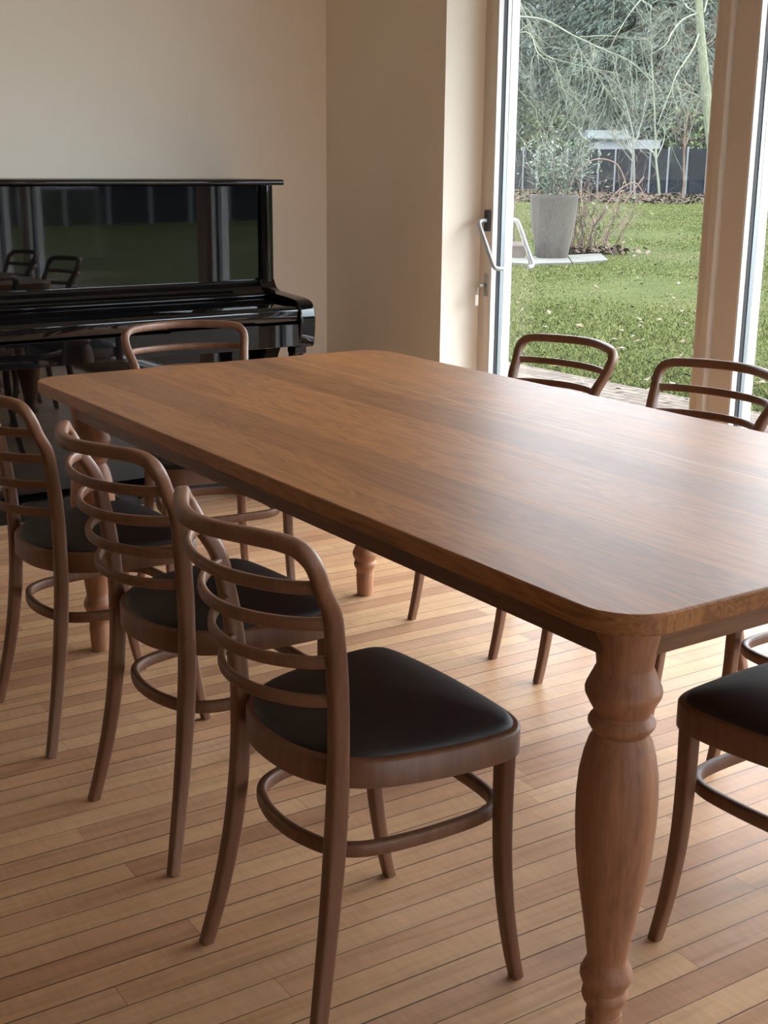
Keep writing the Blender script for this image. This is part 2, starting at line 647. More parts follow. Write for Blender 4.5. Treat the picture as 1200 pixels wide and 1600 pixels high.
def pot_mat():
    t = NT('weathered_pot')
    v = t.coords((3, 3, 1.2))
    a = t.noise(v, 1.6, 5, .65)
    b = t.noise(v, 14, 4, .6)
    col = t.ramp(a, [(0.3, (0.036, 0.030, 0.0245)), (0.5, (0.054, 0.045, 0.037)), (0.7, (0.049, 0.048, 0.036))])
    t.base(t.mix(0.6, col, t.ramp(b, [(0.3, (0.7, 0.7, 0.7)), (0.7, (1.25, 1.22, 1.2))]), 'MULTIPLY'))
    t.set(rough=0.9, spec=0.2)
    t.bump(b, 0.4, 0.01)
    return t.m


M['pot'] = pot_mat()
M['clay'] = plain('grey_brown_clay', (0.085, 0.063, 0.052), 0.85, var=0.2, scale=9, bump=0.2)
M['bark_moss'] = bark('mossy_bark', (0.0490, 0.0518, 0.0302), (0.0893, 0.0922, 0.0576))
M['bark_dark'] = bark('dark_conifer_bark', (0.0360, 0.0306, 0.0259), (0.0648, 0.0558, 0.0468))
M['twig_pale'] = bark('lichen_twigs', (0.0700, 0.0726, 0.0492), (0.1140, 0.1166, 0.0855), 2.0)
M['twig_grey'] = bark('grey_twigs', (0.0634, 0.0605, 0.0490), (0.1037, 0.0979, 0.0835), 2.0)
M['twig_red'] = bark('brown_red_twigs', (0.0749, 0.0461, 0.0374), (0.1152, 0.0778, 0.0605), 3.0)
M['needles'] = leaf_mat('conifer_needles', [(0.0186, 0.0263, 0.0201), (0.0294, 0.0402, 0.0310), (0.0418, 0.0542, 0.0433), (0.0557, 0.0681, 0.0557)])
M['needles_b'] = leaf_mat('grey_green_needles', [(0.0248, 0.0325, 0.0279), (0.0372, 0.0480, 0.0402), (0.0511, 0.0635, 0.0542), (0.0650, 0.0774, 0.0666)])
M['evergreen'] = leaf_mat('evergreen_leaves', [(0.0310, 0.0464, 0.0186), (0.0526, 0.0681, 0.0310), (0.0805, 0.0898, 0.0464)])
M['olive_leaf'] = leaf_mat('silvery_leaves', [(0.042, 0.054, 0.034), (0.066, 0.080, 0.054), (0.098, 0.110, 0.082)])
M['fence_screen'] = plain('dark_fence_screen', (0.005, 0.006, 0.0075), 0.9, var=0.25, spec=0.1, scale=1.5)
M['fence_post'] = plain('grey_fence_post', (0.07, 0.075, 0.077), 0.6)
M['shed_wall'] = plain('white_shed_wall', (0.13, 0.134, 0.135), 0.8, var=0.03, spec=0.1)
M['shed_roof'] = plain('grey_shed_roof', (0.055, 0.060, 0.058), 0.9, spec=0.1)

# ------------------------------------------------------------------ the room
XW, YW = 3.045, 4.965          # inner side wall plane, wall behind the piano
XF, XG = 3.23, 3.272           # window frame face, glass
X0R, Y0R, ZC = -4.6, -6.0, 2.62
YR = 4.10                      # where the window recess begins
TH = 0.32

struct = lambda o: tag(o, kind='structure')
struct(Geo().box(X0R - .3, XF + .12, Y0R - .3, YW + .3, -0.12, 0.0).build('floor', M['floor'], smooth=False))
struct(Geo().box(X0R - .3, XW + TH + .3, Y0R - .3, YW + .3, ZC, ZC + .2).build('ceiling', M['ceiling'], smooth=False))
struct(Geo().box(X0R - .3, XW + TH + .3, YW, YW + .3, 0, ZC).build('wall_back', M['wall'], smooth=False))
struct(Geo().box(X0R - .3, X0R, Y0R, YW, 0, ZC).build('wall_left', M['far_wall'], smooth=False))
WX0, WX1, WZ0, WZ1 = -0.2, 2.9, .10, 2.46     # the glazing at the other end of the room, behind the viewer
g = Geo()
g.box(X0R - .3, WX0, Y0R - .3, Y0R, 0, ZC)
g.box(WX1, XW + TH + .3, Y0R - .3, Y0R, 0, ZC)
g.box(WX0, WX1, Y0R - .3, Y0R, 0, WZ0)
g.box(WX0, WX1, Y0R - .3, Y0R, WZ1, ZC)
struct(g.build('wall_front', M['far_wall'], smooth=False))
# side wall: the piece beside the door, the piece behind the viewer, and the lintel above the glazing
YEND = -.43
ZL = 2.46
g = Geo()
g.box(XW, XW + TH, YR, YW, 0, ZC)
g.box(XW, XW + TH, Y0R, YEND, 0, ZC)
g.box(XW, XW + TH, YEND, YR, ZL, ZC)
struct(g.build('wall_right', M['wall'], smooth=False))

# fixed outer frame of the glazing: head, sill, end jambs, mullions
Y_DOOR0, Y_DOOR1 = 2.876, 4.066     # sliding door sash, outer edges
Y_MUL = 2.77
g = Geo()
g.box(XF + .004, XF + .11, 4.062, YR + .01, 0, ZL, .003)
g.box(XF + .004, XF + .11, YEND, 4.062, ZL - .06, ZL + .02, .003)
g.box(XF + .004, XF + .11, YEND, 4.062, -.02, .03, .003)
g.box(XF + .004, XF + .11, YEND - .01, YEND + .05, .03, ZL - .06, .003)
struct(g.build('trim_1', M['frame'], angle=18))


def glazing(name, y0, y1, z0, z1, stile_l, stile_r, rail, xf=XF, mat='frame'):
    """Sash y0..y1 (y1 = left as seen from the room): frame, beads, gasket, spacer and a double pane."""
    gy0, gy1, gz0, gz1 = y0 + stile_r, y1 - stile_l, z0 + rail, z1 - rail
    fr = Geo()
    xb = xf + .075
    fr.box(xf, xb, gy1, y1, z0, z1, .003)
    fr.box(xf, xb, y0, gy0, z0, z1, .003)
    fr.box(xf, xb, gy0, gy1, z0, gz0, .003)
    fr.box(xf, xb, gy0, gy1, gz1, z1, .003)
    o = struct(fr.build(name, M[mat], angle=18))

    def ringbox(nm, x0, x1, t, m):
        q = Geo()
        q.box(x0, x1, gy1 - t, gy1 + .002, gz0, gz1)
        q.box(x0, x1, gy0 - .002, gy0 + t, gz0, gz1)
        q.box(x0, x1, gy0, gy1, gz0 - .002, gz0 + t)
        q.box(x0, x1, gy0, gy1, gz1 - t, gz1 + .002)
        return q.build(nm, M[m], o, smooth=False)
    ringbox('glazing_bead', xf + .002, xf + .026, .004, 'bead')
    ringbox('gasket', xf + .026, xf + .040, .0055, 'gasket')
    ringbox('spacer_bar', xf + .0435, xf + .059, .007, 'spacer')
    ringbox('outer_frame', xf + .066, xf + .104, .004, 'bead')
    gp = Geo()
    gp.add([(xf + .042, gy0, gz0), (xf + .042, gy1, gz0), (xf + .042, gy1, gz1), (xf + .042, gy0, gz1)], [(0, 1, 2, 3)])
    gp.add([(xf + .062, gy0, gz0), (xf + .062, gy1, gz0), (xf + .062, gy1, gz1), (xf + .062, gy0, gz1)], [(0, 1, 2, 3)])
    gp.build('glass_pane', M['glass'], o, smooth=False)
    return o


door = glazing('door_1', Y_DOOR0, Y_DOOR1 - .003, .03, ZL - .06, .040, .058, .075)
# interlock strip between the door sash and the fixed light
Geo().box(XF - .012, XF + .03, Y_DOOR0 - .006, Y_DOOR0 + .022, .03, ZL - .06, .003).build('interlock_strip', M['frame'], door, angle=18)
glazing('window_1', .27, 2.862, .03, ZL - .06, .092, .060, .07, XF + .004)
glazing('window_3', -.37, .262, .03, ZL - .06, .060, .075, .07, XF + .004)
# the window behind the viewer
g = Geo()
for a_, b_, c_, d_ in ((WX0, WX1, WZ0, WZ0 + .07), (WX0, WX1, WZ1 - .07, WZ1), (WX0, WX0 + .07, WZ0 + .07, WZ1 - .07), (WX1 - .07, WX1, WZ0 + .07, WZ1 - .07),
                       ((WX0 + WX1) / 2 - .05, (WX0 + WX1) / 2 + .05, WZ0 + .07, WZ1 - .07)):
    g.box(a_, b_, Y0R - .20, Y0R - .13, c_, d_, .003)
o = struct(g.build('window_2', M['frame']))
Geo().add([(WX0 + .07, Y0R - .165, WZ0 + .07), (WX1 - .07, Y0R - .165, WZ0 + .07), (WX1 - .07, Y0R - .165, WZ1 - .07), (WX0 + .07, Y0R - .165, WZ1 - .07)], [(0, 1, 2, 3)]).build('glass_pane', M['glass'], o, smooth=False)

# door handle: rosette and a bent grip
hy, hz = 4.046, 1.092
Geo().box(XF - .011, XF + .001, hy - .016, hy + .016, hz - .042, hz + .040, .004).build('handle_rosette', M['handle_black'], door)
path = catmull([(XF - .008, hy, hz), (XF - .030, hy, hz), (XF - .047, hy - .004, hz - .006), (XF - .052, hy - .014, hz - .024),
                (XF - .052, hy - .055, hz - .090), (XF - .052, hy - .098, hz - .158), (XF - .048, hy - .108, hz - .174),
                (XF - .034, hy - .112, hz - .180), (XF - .012, hy - .112, hz - .180)], 5)
tag(Geo().tube(path, .0085, 12).build('door_handle', M['steel'], door), 'bent satin metal grip')
oh = [(XF + .100, hy - .002, hz), (XF + .125, hy - .002, hz), (XF + .141, hy - .006, hz - .006), (XF + .146, hy - .016, hz - .024),  # mirror image of the grip in the glass, built as a solid tube
      (XF + .146, hy - .057, hz - .090), (XF + .146, hy - .100, hz - .158), (XF + .143, hy - .108, hz - .172), (XF + .132, hy - .112, hz - .178), (XF + .118, hy - .112, hz - .178)]
tag(Geo().tube(catmull(oh, 5), .0085, 12).build('handle_reflection', M['steel'], door), 'reflection of the grip in the glass, built as a second grip')
lp = Geo().box(XF - .004, XF + .001, hy - .011, hy + .013, .795, .885, .002)
lp.tube([(XF - .010, hy, .838), (XF - .002, hy, .838)], .008, 12)
lp.tube([(XF - .006, hy, .873), (XF - .003, hy, .873)], .003, 8)
lp.tube([(XF - .006, hy, .806), (XF - .003, hy, .806)], .003, 8)
lp.build('lock_plate', M['plate'], door)
key = thing('key', 'small key with a beige tag hanging in the patio door lock', 'key', (XF, hy, .838))
Geo().box(-.034, -.008, -.0012, .0012, -.005, .005, .001).build('key_blade', M['plate'], key)
a = [(-.040 + .010 * math.cos(i * math.pi / 8), .0, -.006 + .011 * math.sin(i * math.pi / 8)) for i in range(16)]
Geo().sweep(a, (.003, .003), (0, 1, 0), closed=True, power=2, n=6).build('key_ring', M['plate'], key)
a = [(-.044, 0, -.012), (-.046, -.004, -.024), (-.050, -.004, -.034)]
kt = Geo().tube(a, .0016, 6)
kt.box(-.062, -.044, -.008, -.003, -.078, -.034, .003)
tag(kt.build('key_tag', M['tagmat'], key), 'beige plastic tag')

# ------------------------------------------------------------------ the table
TX, TY, TW, TL, TH_ = 1.092, 1.070, 1.105, 2.212, 0.75
table = thing('dining_table', 'large walnut dining table with turned legs and rounded corners', 'table', (TX, TY, 0))


def rrect(x0, x1, y0, y1, r, seg=10):
    pts = []
    for cx, cy, a0 in ((x1 - r, y1 - r, 0), (x0 + r, y1 - r, 90), (x0 + r, y0 + r, 180), (x1 - r, y0 + r, 270)):
        for i in range(seg + 1):
            an = math.radians(a0 + 90 * i / seg)
            pts.append((cx + r * math.cos(an), cy + r * math.sin(an)))
    return pts


def slab(x0, x1, y0, y1, r, z0, z1, bev):
    levels = [(z0, bev), (z0 + bev * .3, bev * .3), (z0 + bev, 0), (z1 - bev, 0), (z1 - bev * .3, bev * .3), (z1, bev)]
    vs_, fs = [], []
    for z, ins in levels:
        vs_ += [(x, y, z) for x, y in rrect(x0 + ins, x1 - ins, y0 + ins, y1 - ins, r - ins)]
    n = len(rrect(0, 1, 0, 1, .1))
    for i in range(len(levels) - 1):
        for k in range(n):
            l = (k + 1) % n
            fs.append((i * n + k, i * n + l, (i + 1) * n + l, (i + 1) * n + k))
    fs.append(tuple(range(n - 1, -1, -1)))
    fs.append(tuple((len(levels) - 1) * n + k for k in range(n)))
    return vs_, fs


Geo().add(*slab(0, TW, 0, TL, .085, .7195, TH_, .003)).build('tabletop', M['walnut'], table, angle=15)
AO, AT, AZ = .077, .030, .652
for (y0, y1) in ((AO, AO + AT), (TL - AO - AT, TL - AO)):
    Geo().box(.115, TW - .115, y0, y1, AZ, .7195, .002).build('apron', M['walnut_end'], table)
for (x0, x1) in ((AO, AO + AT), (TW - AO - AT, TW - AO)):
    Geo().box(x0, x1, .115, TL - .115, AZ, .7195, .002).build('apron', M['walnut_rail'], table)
LEG = [(0, .0235), (.004, .0243), (.066, .0275), (.070, .0270), (.0705, .0262), (.080, .0262), (.085, .0272), (.092, .0325), (.100, .0350),
       (.107, .0340), (.112, .0315), (.116, .0318), (.124, .0362), (.133, .0392), (.140, .0390), (.150, .0345), (.161, .0298), (.166, .0300), (.180, .0318),
       (.215, .0366), (.260, .0440), (.300, .0503), (.345, .0557), (.390, .0583), (.430, .0588), (.465, .0566), (.495, .0512), (.515, .0455),
       (.527, .0395), (.530, .0390), (.536, .0440), (.542, .0476), (.546, .0480), (.551, .0455), (.557, .0395), (.560, .0392),
       (.574, .0470), (.588, .0538), (.594, .0545), (.600, .0530), (.614, .0465), (.6285, .0402), (.632, .0402), (.660, .0438), (.690, .0490), (.7195, .0530)]
for lx, ly in ((.122, .116), (TW - .114, .116), (.116, TL - .112), (TW - .116, TL - .112)):
    Geo().lathe(LEG, lx, ly, 44).build('leg', M['walnut_turned'], table, angle=28)


# ------------------------------------------------------------------ chairs
def chair_proto(label, group):
    t = thing('dining_chair', label, 'chair', (0, 0, 0), 0, group)
    # seat ring
    half = [(-.190, .0), (-.184, .062), (-.158, .122), (-.108, .168), (-.034, .193), (.050, .207), (.115, .209), (.150, .198), (.172, .165), (.181, .10), (.185, .0)]
    ctl = half + [(x, -y) for x, y in half[-2:0:-1]]
    out = catmull([(x, y, 0) for x, y in ctl], 5, closed=True)
    n = len(out)

    def inset(d):
        r = []
        for i in range(n):
            tn = (out[(i + 1) % n] - out[i - 1]).normalized()
            nm = Vector((-tn.y, tn.x, 0))
            if nm.dot(out[i]) > 0:
                nm = -nm
            r.append(out[i] + nm * d)
        return r
    lv = [(.413, .026), (.413, .003), (.4155, 0), (.455, 0), (.459, .003), (.460, .006), (.460, .026)]
    vs_, fs = [], []
    for z, d in lv:
        vs_ += [(p.x, p.y, z) for p in inset(d)]
    L = len(lv)
    for i in range(L):
        j = (i + 1) % L
        for k in range(n):
            l = (k + 1) % n
            fs.append((i * n + k, i * n + l, j * n + l, j * n + k))
    mk('seat_frame', vs_, fs, M['beech'], t, angle=40)
    # seat pad: domed
    vs_, fs = [], []
    steps = [(.0125, .445), (.0115, .455), (.012, .462), (.016, .468), (.024, .4725), (.040, .4765), (.062, .480), (.090, .4835)]
    rr = [inset(d) for d, z in steps[:5]]
    base = inset(.024)
    cen = Vector((.01, 0, 0))
    for (d, z), ring in zip(steps[:5], rr):
        vs_ += [(p.x, p.y, z) for p in ring]
    for s, z in ((.90, .4775), (.78, .4825), (.6, .4875), (.4, .4905), (.2, .492)):
        vs_ += [(cen.x + (p.x - cen.x) * s, p.y * s, z) for p in base]
    K = 10
    for i in range(K - 1):
        for k in range(n):
            l = (k + 1) % n
            fs.append((i * n + k, i * n + l, (i + 1) * n + l, (i + 1) * n + k))
    vs_.append((cen.x, 0, .4925))
    c = len(vs_) - 1
    for k in range(n):
        fs.append(((K - 1) * n + k, (K - 1) * n + (k + 1) % n, c))
    fs.append(tuple(range(n - 1, -1, -1)))
    mk('seat_pad', vs_, fs, M['leather'], t, angle=60)
    # front legs, flaring forward at the foot
    for s in (1, -1):
        p = catmull([(.131, .187, .4135), (.131, .187, .32), (.135, .187, .22), (.146, .187, .13), (.160, .187, .055), (.173, .187, .0)], 5)
        m = len(p)
        sz = [(.028 - .007 * (i / (m - 1)), .029 - .008 * (i / (m - 1))) for i in range(m)]
        Geo().sweep([(q.x, q.y * s, q.z) for q in p], sz, (1, 0, 0), power=5, n=16).build('leg', M['beech'], t, angle=40)

    # rear legs, one bent piece with the hoop of the back
    def rear(z):
        x = -.135 * z ** 3 - .17 * z ** 2 + .239 * z - .214
        w = .223 * z ** 2 - .168 * z + .182
        return x, w
    for s in (1, -1):
        p, sz = [], []
        for i in range(19):
            z = .455 * i / 18
            x, w = rear(z)
            p.append((x, w * s, z))
            f = min(1, i / 12)
            sz.append((.0215 + .0065 * f, .023 + .0065 * f))
        Geo().sweep(p, sz, (1, 0, 0), power=4.5, n=16).build('leg', M['beech'], t, angle=40)
    up_ = [(rear(z)[0], rear(z)[1], z) for z in (.455, .50, .55, .60, .65, .70)]
    top = [(-.198, .184, .742), (-.210, .190, .770), (-.221, .189, .791), (-.232, .176, .805), (-.245, .152, .8105), (-.262, .118, .812), (-.281, .078, .8125), (-.294, .040, .8125), (-.299, .0, .8125)]
    h = up_ + top
    ctl = h + [(x, -y, z) for x, y, z in h[-2::-1]]
    p = catmull(ctl, 5)
    m = len(p)
    sz = []
    for q in p:
        f = max(0.0, min(1.0, (q.z - .60) / .16))
        sz.append((.028 - .0045 * f, .0295 - .0055 * f))
    # reference direction turns from x (legs) to z (rail) so the section follows the bend
    refs = []
    for i in range(m):
        tn = (p[min(i + 1, m - 1)] - p[max(i - 1, 0)]).normalized()
        r = Vector((1, 0, 0)) - tn * tn.x
        refs.append(r.normalized())
    Geo().sweep(p, sz, refs, power=3.2, n=16).build('back_frame', M['beech'], t, angle=45)
    # ladder slats, bowed backwards
    for z, xb in ((.746, -.281), (.685, -.268), (.623, -.254), (.560, -.238)):
        x, w = rear(z)
        if z > .72:
            x, w = -.201, .1845
        w -= .006
        x -= .003
        q = []
        for i in range(21):
            y = -w + 2 * w * i / 20
            k = 1 - (y / w) ** 2
            q.append((x + (xb - x) * (k ** .75 if k > 0 else 0), y, z - .002 * k))
        Geo().sweep(q, (.0125, .0195), (0, 0, 1), power=3, n=12).build('slat', M['beech'], t, angle=45)
    # bent stretcher hoop inside the legs
    hs = [(-.166, 0), (-.160, .055), (-.139, .110), (-.095, .142), (-.02, .156), (.07, .160), (.125, .154), (.156, .132), (.170, .09), (.174, 0)]
    ctl = hs + [(x, -y) for x, y in hs[-2:0:-1]]
    Geo().sweep(catmull([(x, y, .300) for x, y in ctl], 5, True), (.016, .024), (0, 0, 1), closed=True, power=4, n=12).build('stretcher', M['beech'], t, angle=45)
    return t


CH = 'bentwood chairs around the table'
R = math.radians
c1 = chair_proto('bentwood ladder-back chair closest to the viewer, its whole seat and back in view', CH)
c1.location = (1.050, 1.586, 0)
dup(c1, (1.088, 2.188, 0), R(2.2), 'middle one of the three bentwood chairs along the left side of the table')
dup(c1, (1.074, 2.787, 0), R(0.5), 'leftmost bentwood chair, cut by the photo edge, near the far left table leg')
dup(c1, (2.250, 2.722, 0), R(181), 'bentwood chair by the window with its back in front of the door glass and lawn')
dup(c1, (2.250, 2.152, 0), R(181.5), 'bentwood chair by the window with its back in front of the broad window post')
dup(c1, (2.243, 1.556, 0), R(180), 'bentwood chair seen only as legs below the right end of the table')
dup(c1, (1.672, 3.385, 0), R(-96.8), 'bentwood chair at the far table end in front of the black piano')
dup(c1, (1.682, 1.176, 0), R(90), 'bentwood chair at the near table end, cut by the right edge beside the turned leg')

# ------------------------------------------------------------------ the piano
pn = thing('upright_piano', 'glossy black upright piano against the cream wall', 'piano', (1.81, 4.60, 0), math.radians(1.3))
PX0, PX1 = -.75, .75           # outer sides; y = 0 is the plane of the big front panels
YB = YW - 4.60 - .040
g = Geo()
for s in (-1, 1):
    a, b = sorted((s * .71, s * .75))
    g.box(a, b, 0.0, YB, .0, 1.217, .004)
g.box(-.71, .71, YB - .02, YB, .02, 1.217)
g.build('case', M['piano'], pn)
Geo().box(-.71, .71, .004, .03, .09, .63, .003).build('lower_panel', M['piano'], pn)
Geo().box(-.71, .71, -.055, .05, .0, .078, .008).build('toe_rail', M['piano'], pn)
Geo().box(-.70, .70, -.002, .025, .846, 1.216, .002).build('upper_panel', M['piano'], pn)
# pilasters with a rounded front, one at each end
for s in (-1, 1):
    g = Geo()
    poly = [(.755 * s, .03), (.755 * s, -.018), (.750 * s, -.030), (.738 * s, -.037), (.722 * s, -.035), (.708 * s, -.024), (.698 * s, -.004), (.698 * s, .03)]
    g.prism(poly, .84, 1.217, 'z')
    g.build('pilaster', M['piano'], pn, angle=60)
lid = Geo()
poly = [(-.075, 1.2185), (-.082, 1.222), (-.084, 1.229), (-.082, 1.236), (-.074, 1.240), (YB, 1.240), (YB, 1.2175)]
lid.prism(poly, -.772, .772, 'x')
lid.build('lid', M['piano'], pn, angle=50)
# moulded ledge below the upper panel, then the closed fallboard and the key slip
prof = [(.02, .848), (-.012, .848), (-.018, .842), (-.020, .836), (-.036, .829), (-.046, .819), (-.050, .812), (-.064, .806), (-.068, .800), (.02, .800)]
Geo().prism(prof, -.70, .70, 'x').build('ledge_moulding', M['piano'], pn, angle=40)
prof = [(.0, .799), (-.080, .799), (-.0845, .7985), (-.0875, .797), (-.0893, .7945), (-.0898, .791), (-.0885, .788), (-.0855, .7855), (-.105, .7825), (-.20, .776), (-.305, .770), (-.318, .768), (-.325, .762), (-.327, .752), (-.327, .716), (-.322, .7115), (.0, .7115)]
Geo().prism(prof, -.682, .682, 'x').build('fallboard', M['piano'], pn, angle=50)
g = Geo().box(-.70, .70, -.330, 0, .617, .705, .003)
g.box(.135, .50, -.338, -.326, .7035, .7085, .001)
g.build('key_slip', M['piano'], pn)
# arms (cheeks) at both ends of the keyboard
arm = [(.02, .86)] + [(p.x, p.y) for p in catmull([(-.030, .850, 0), (-.040, .832, 0), (-.055, .818, 0), (-.085, .808, 0), (-.15, .803, 0), (-.25, .797, 0), (-.298, .791, 0), (-.322, .779, 0),
                                                    (-.335, .758, 0), (-.341, .72, 0), (-.339, .67, 0), (-.331, .622, 0)], 4)] + [(-.326, .612), (.02, .612)]
for s in (-1, 1):
    a, b = sorted((s * .683, s * .757))
    bm = bmesh.new()
    vs1 = [bm.verts.new((a, y, z)) for y, z in arm]
    f = bm.faces.new(vs1)
    ext = bmesh.ops.extrude_face_region(bm, geom=[f])
    for v in ext['geom']:
        if isinstance(v, bmesh.types.BMVert):
            v.co.x = b
    bmesh.ops.recalc_face_normals(bm, faces=bm.faces)
    ee = [e for e in bm.edges if abs(e.verts[0].co.x - e.verts[1].co.x) < 1e-6 and not (e.verts[0].co.y > .01 and e.verts[1].co.y > .01)]
    bmesh.ops.bevel(bm, geom=ee, offset=.010, segments=4, affect='EDGES', profile=.5, clamp_overlap=True)
    bm.verts.index_update()
    ao = mk('arm', [v.co.copy() for v in bm.verts], [tuple(v.index for v in f.verts) for f in bm.faces], M['piano'], pn, angle=50)
    wnm = ao.modifiers.new('weighted_normal', 'WEIGHTED_NORMAL')
    wnm.keep_sharp = True
    wnm.weight = 80
    bm.free()
# front legs with curved brackets under the key bed
for s in (-1, 1):
    cx = s * .697
    g = Geo()
    g.box(cx - .027, cx + .027, -.322, -.262, .585, .617, .006)
    g.sweep([(cx, -.285, .59), (cx, -.283, .50), (cx, -.278, .40), (cx, -.275, .10)], [(.048, .050), (.044, .046), (.042, .042), (.036, .036)], (0, 1, 0), power=5, n=16)
    g.build('leg', M['piano'], pn)
    br_ = [(.004, .617), (-.105, .617), (-.100, .604), (-.088, .585), (-.066, .552), (-.045, .50), (-.030, .43), (-.018, .34), (.004, .30)]
    Geo().prism(br_, s * .716 - .032, s * .716 + .032, 'x').build('bracket', M['piano'], pn, angle=40)
    Geo().box(cx - .04, cx + .04, -.32, .02, .0, .10, .012).build('toe_block', M['piano'], pn)
for x in (-.09, 0, .09):
    Geo().sweep([(x, -.05, .058), (x, -.085, .056), (x, -.125, .050), (x, -.140, .046)], [(.018, .008), (.022, .008), (.030, .008), (.022, .006)], (0, 0, 1), power=3).build('pedal', M['brass'], pn)

# ------------------------------------------------------------------ the garden
GZ = -0.10
# unseen eave, added above the glazing to cut the high sky light
struct(Geo().box(XW + TH + .3, 5.05, Y0R - .3, YW + .3, ZC + .02, ZC + .2).build('added_eave', M['shed_roof'], smooth=False))
struct(Geo().box(XF + .105, 6.04, -9, 14, GZ - .15, GZ, 0).build('paving', M['brick'], smooth=False))
lw = Geo()
NX, NY = 60, 60
xs = [6.04 + (150 - 6.04) * (i / NX) ** 1.6 for i in range(NX + 1)]
ys = [-40 + 180 * j / NY for j in range(NY + 1)]
vs_ = [(x, y, GZ - .012 + (0.0 if x < 7 else .02 * math.sin(x * .7) * math.cos(y * .6))) for x in xs for y in ys]
fs = [(i * (NY + 1) + j, (i + 1) * (NY + 1) + j, (i + 1) * (NY + 1) + j + 1, i * (NY + 1) + j + 1) for i in range(NX) for j in range(NY)]
struct(lw.add(vs_, fs).build('lawn', M['lawn']))
# ground beyond the other sides of the house so that nothing ends in mid-air
struct(Geo().box(-60, XF + .105, -60, Y0R - .3, GZ - .15, GZ - .02).build('garden_ground', M['lawn'], smooth=False))
struct(Geo().box(-60, XF + .105, YW + .3, 140, GZ - .15, GZ - .02).build('garden_ground', M['lawn'], smooth=False))

rng = np.random.default_rng(11)


def scatter_mesh(name, V, Fc, mat, parent=None, loc=None):
    me = bpy.data.meshes.new(name)
    V = np.asarray(V, dtype=np.float32)
    Fc = np.asarray(Fc, dtype=np.int32)
    k = Fc.shape[1]
    me.vertices.add(len(V))
    me.vertices.foreach_set('co', V.ravel())
    me.loops.add(Fc.size)
    me.loops.foreach_set('vertex_index', Fc.ravel())
    me.polygons.add(len(Fc))
    me.polygons.foreach_set('loop_start', np.arange(0, Fc.size, k, dtype=np.int32))
    me.update(calc_edges=True)
    return link(name, me, mat, parent, loc)


def in_view(n, dmin, dmax, z, pxr=(760, 1215)):
    """Random ground points in the wedge of lawn one can see through the glazing, with some margin."""
    out = []
    d = dmin * (dmax / dmin) ** rng.random(n)
    px = rng.uniform(pxr[0], pxr[1], n)
    for a, b in zip(d, px):
        dr = Vector((FWD.x, FWD.y, 0)).normalized() + Vector((RIGHT.x, RIGHT.y, 0)).normalized() * ((b - 600) / 2060)
        out.append((dr.x * a, dr.y * a, z))
    return np.array(out)


# grass blades
P = in_view(185000, 7.2, 62, GZ - .012, (640, 1420))
P = P[P[:, 0] > 6.05]
n = len(P)
h = rng.uniform(.010, .030, n)
an = rng.uniform(0, 2 * np.pi, n)
w = rng.uniform(.003, .006, n) * (1 + np.hypot(P[:, 0], P[:, 1]) / 14)
dx, dy = np.cos(an) * w, np.sin(an) * w
ln = rng.normal(0, .5, (n, 2)) * h[:, None]
a = P + np.stack([dx, dy, np.zeros(n)], 1)
b = P - np.stack([dx, dy, np.zeros(n)], 1)
c = P + np.stack([ln[:, 0], ln[:, 1], h], 1)
V = np.concatenate([a, b, c])
idx = np.arange(n)
o = scatter_mesh('grass', V, np.stack([idx, idx + n, idx + 2 * n], 1), M['grass'])
tag(o, 'short green grass blades standing on the lawn outside', 'grass', kind='stuff')


def leaf_quads(P, size, flat=.35):
    n = len(P)
    an = rng.uniform(0, 2 * np.pi, n)
    s = size * rng.uniform(.6, 1.4, n)
    ux = np.stack([np.cos(an), np.sin(an), rng.normal(0, flat, n)], 1) * s[:, None]
    uy = np.stack([-np.sin(an), np.cos(an), rng.normal(0, flat, n)], 1) * (s * .6)[:, None]
    lift = np.zeros((n, 3))
    lift[:, 2] = s * .5
    V = np.concatenate([P - ux + lift * .3, P - uy + lift, P + ux + lift * .3, P + uy + lift * .6])
    i = np.arange(n)
    return V, np.stack([i, i + n, i + 2 * n, i + 3 * n], 1)


P = in_view(420, 7.6, 45, GZ + .012, (700, 1330))
P = P[P[:, 0] > 5.2]
V, Fq = leaf_quads(P, .032, .2)
tag(scatter_mesh('leaf_litter', V, Fq, M['leaf']), 'scattered pale brown fallen leaves on the lawn', 'leaves', kind='stuff')
# bed of leaves along the foot of the far fence
P = in_view(6000, 52, 92, GZ + .02)
V, Fq = leaf_quads(P, .10)
tag(scatter_mesh('leaf_bed', V, Fq, M['litter']), 'brown bed of old leaves along the foot of the far fence', 'leaves', kind='stuff')

# stone slabs under the pots
for i, (pa, pb) in enumerate((((742, 409), (826, 414)), ((828, 414), (893, 412)), ((895, 412), (950, 408)))):
    A, B = ground(*pa, GZ), ground(*pb, GZ)
    e = Vector((.62, .76, 0)).normalized() * 1.6
    g = Geo()
    g.add([A, B, B + e, A + e] and [(q.x, q.y, GZ - .03) for q in (A, B, B + e, A + e)] + [(q.x, q.y, GZ + .02) for q in (A, B, B + e, A + e)],
          [(3, 2, 1, 0), (4, 5, 6, 7), (0, 1, 5, 4), (1, 2, 6, 5), (2, 3, 7, 6), (3, 0, 4, 7)])
    o = g.build('stone_slab', M['slab'], smooth=False)
    tag(o, ('pale stone slab under the small pot', 'pale stone slab under the front of the tall planter', 'pale stone slab at the foot of the bare shrub')[i], 'slab', 'stone slabs around the planter')


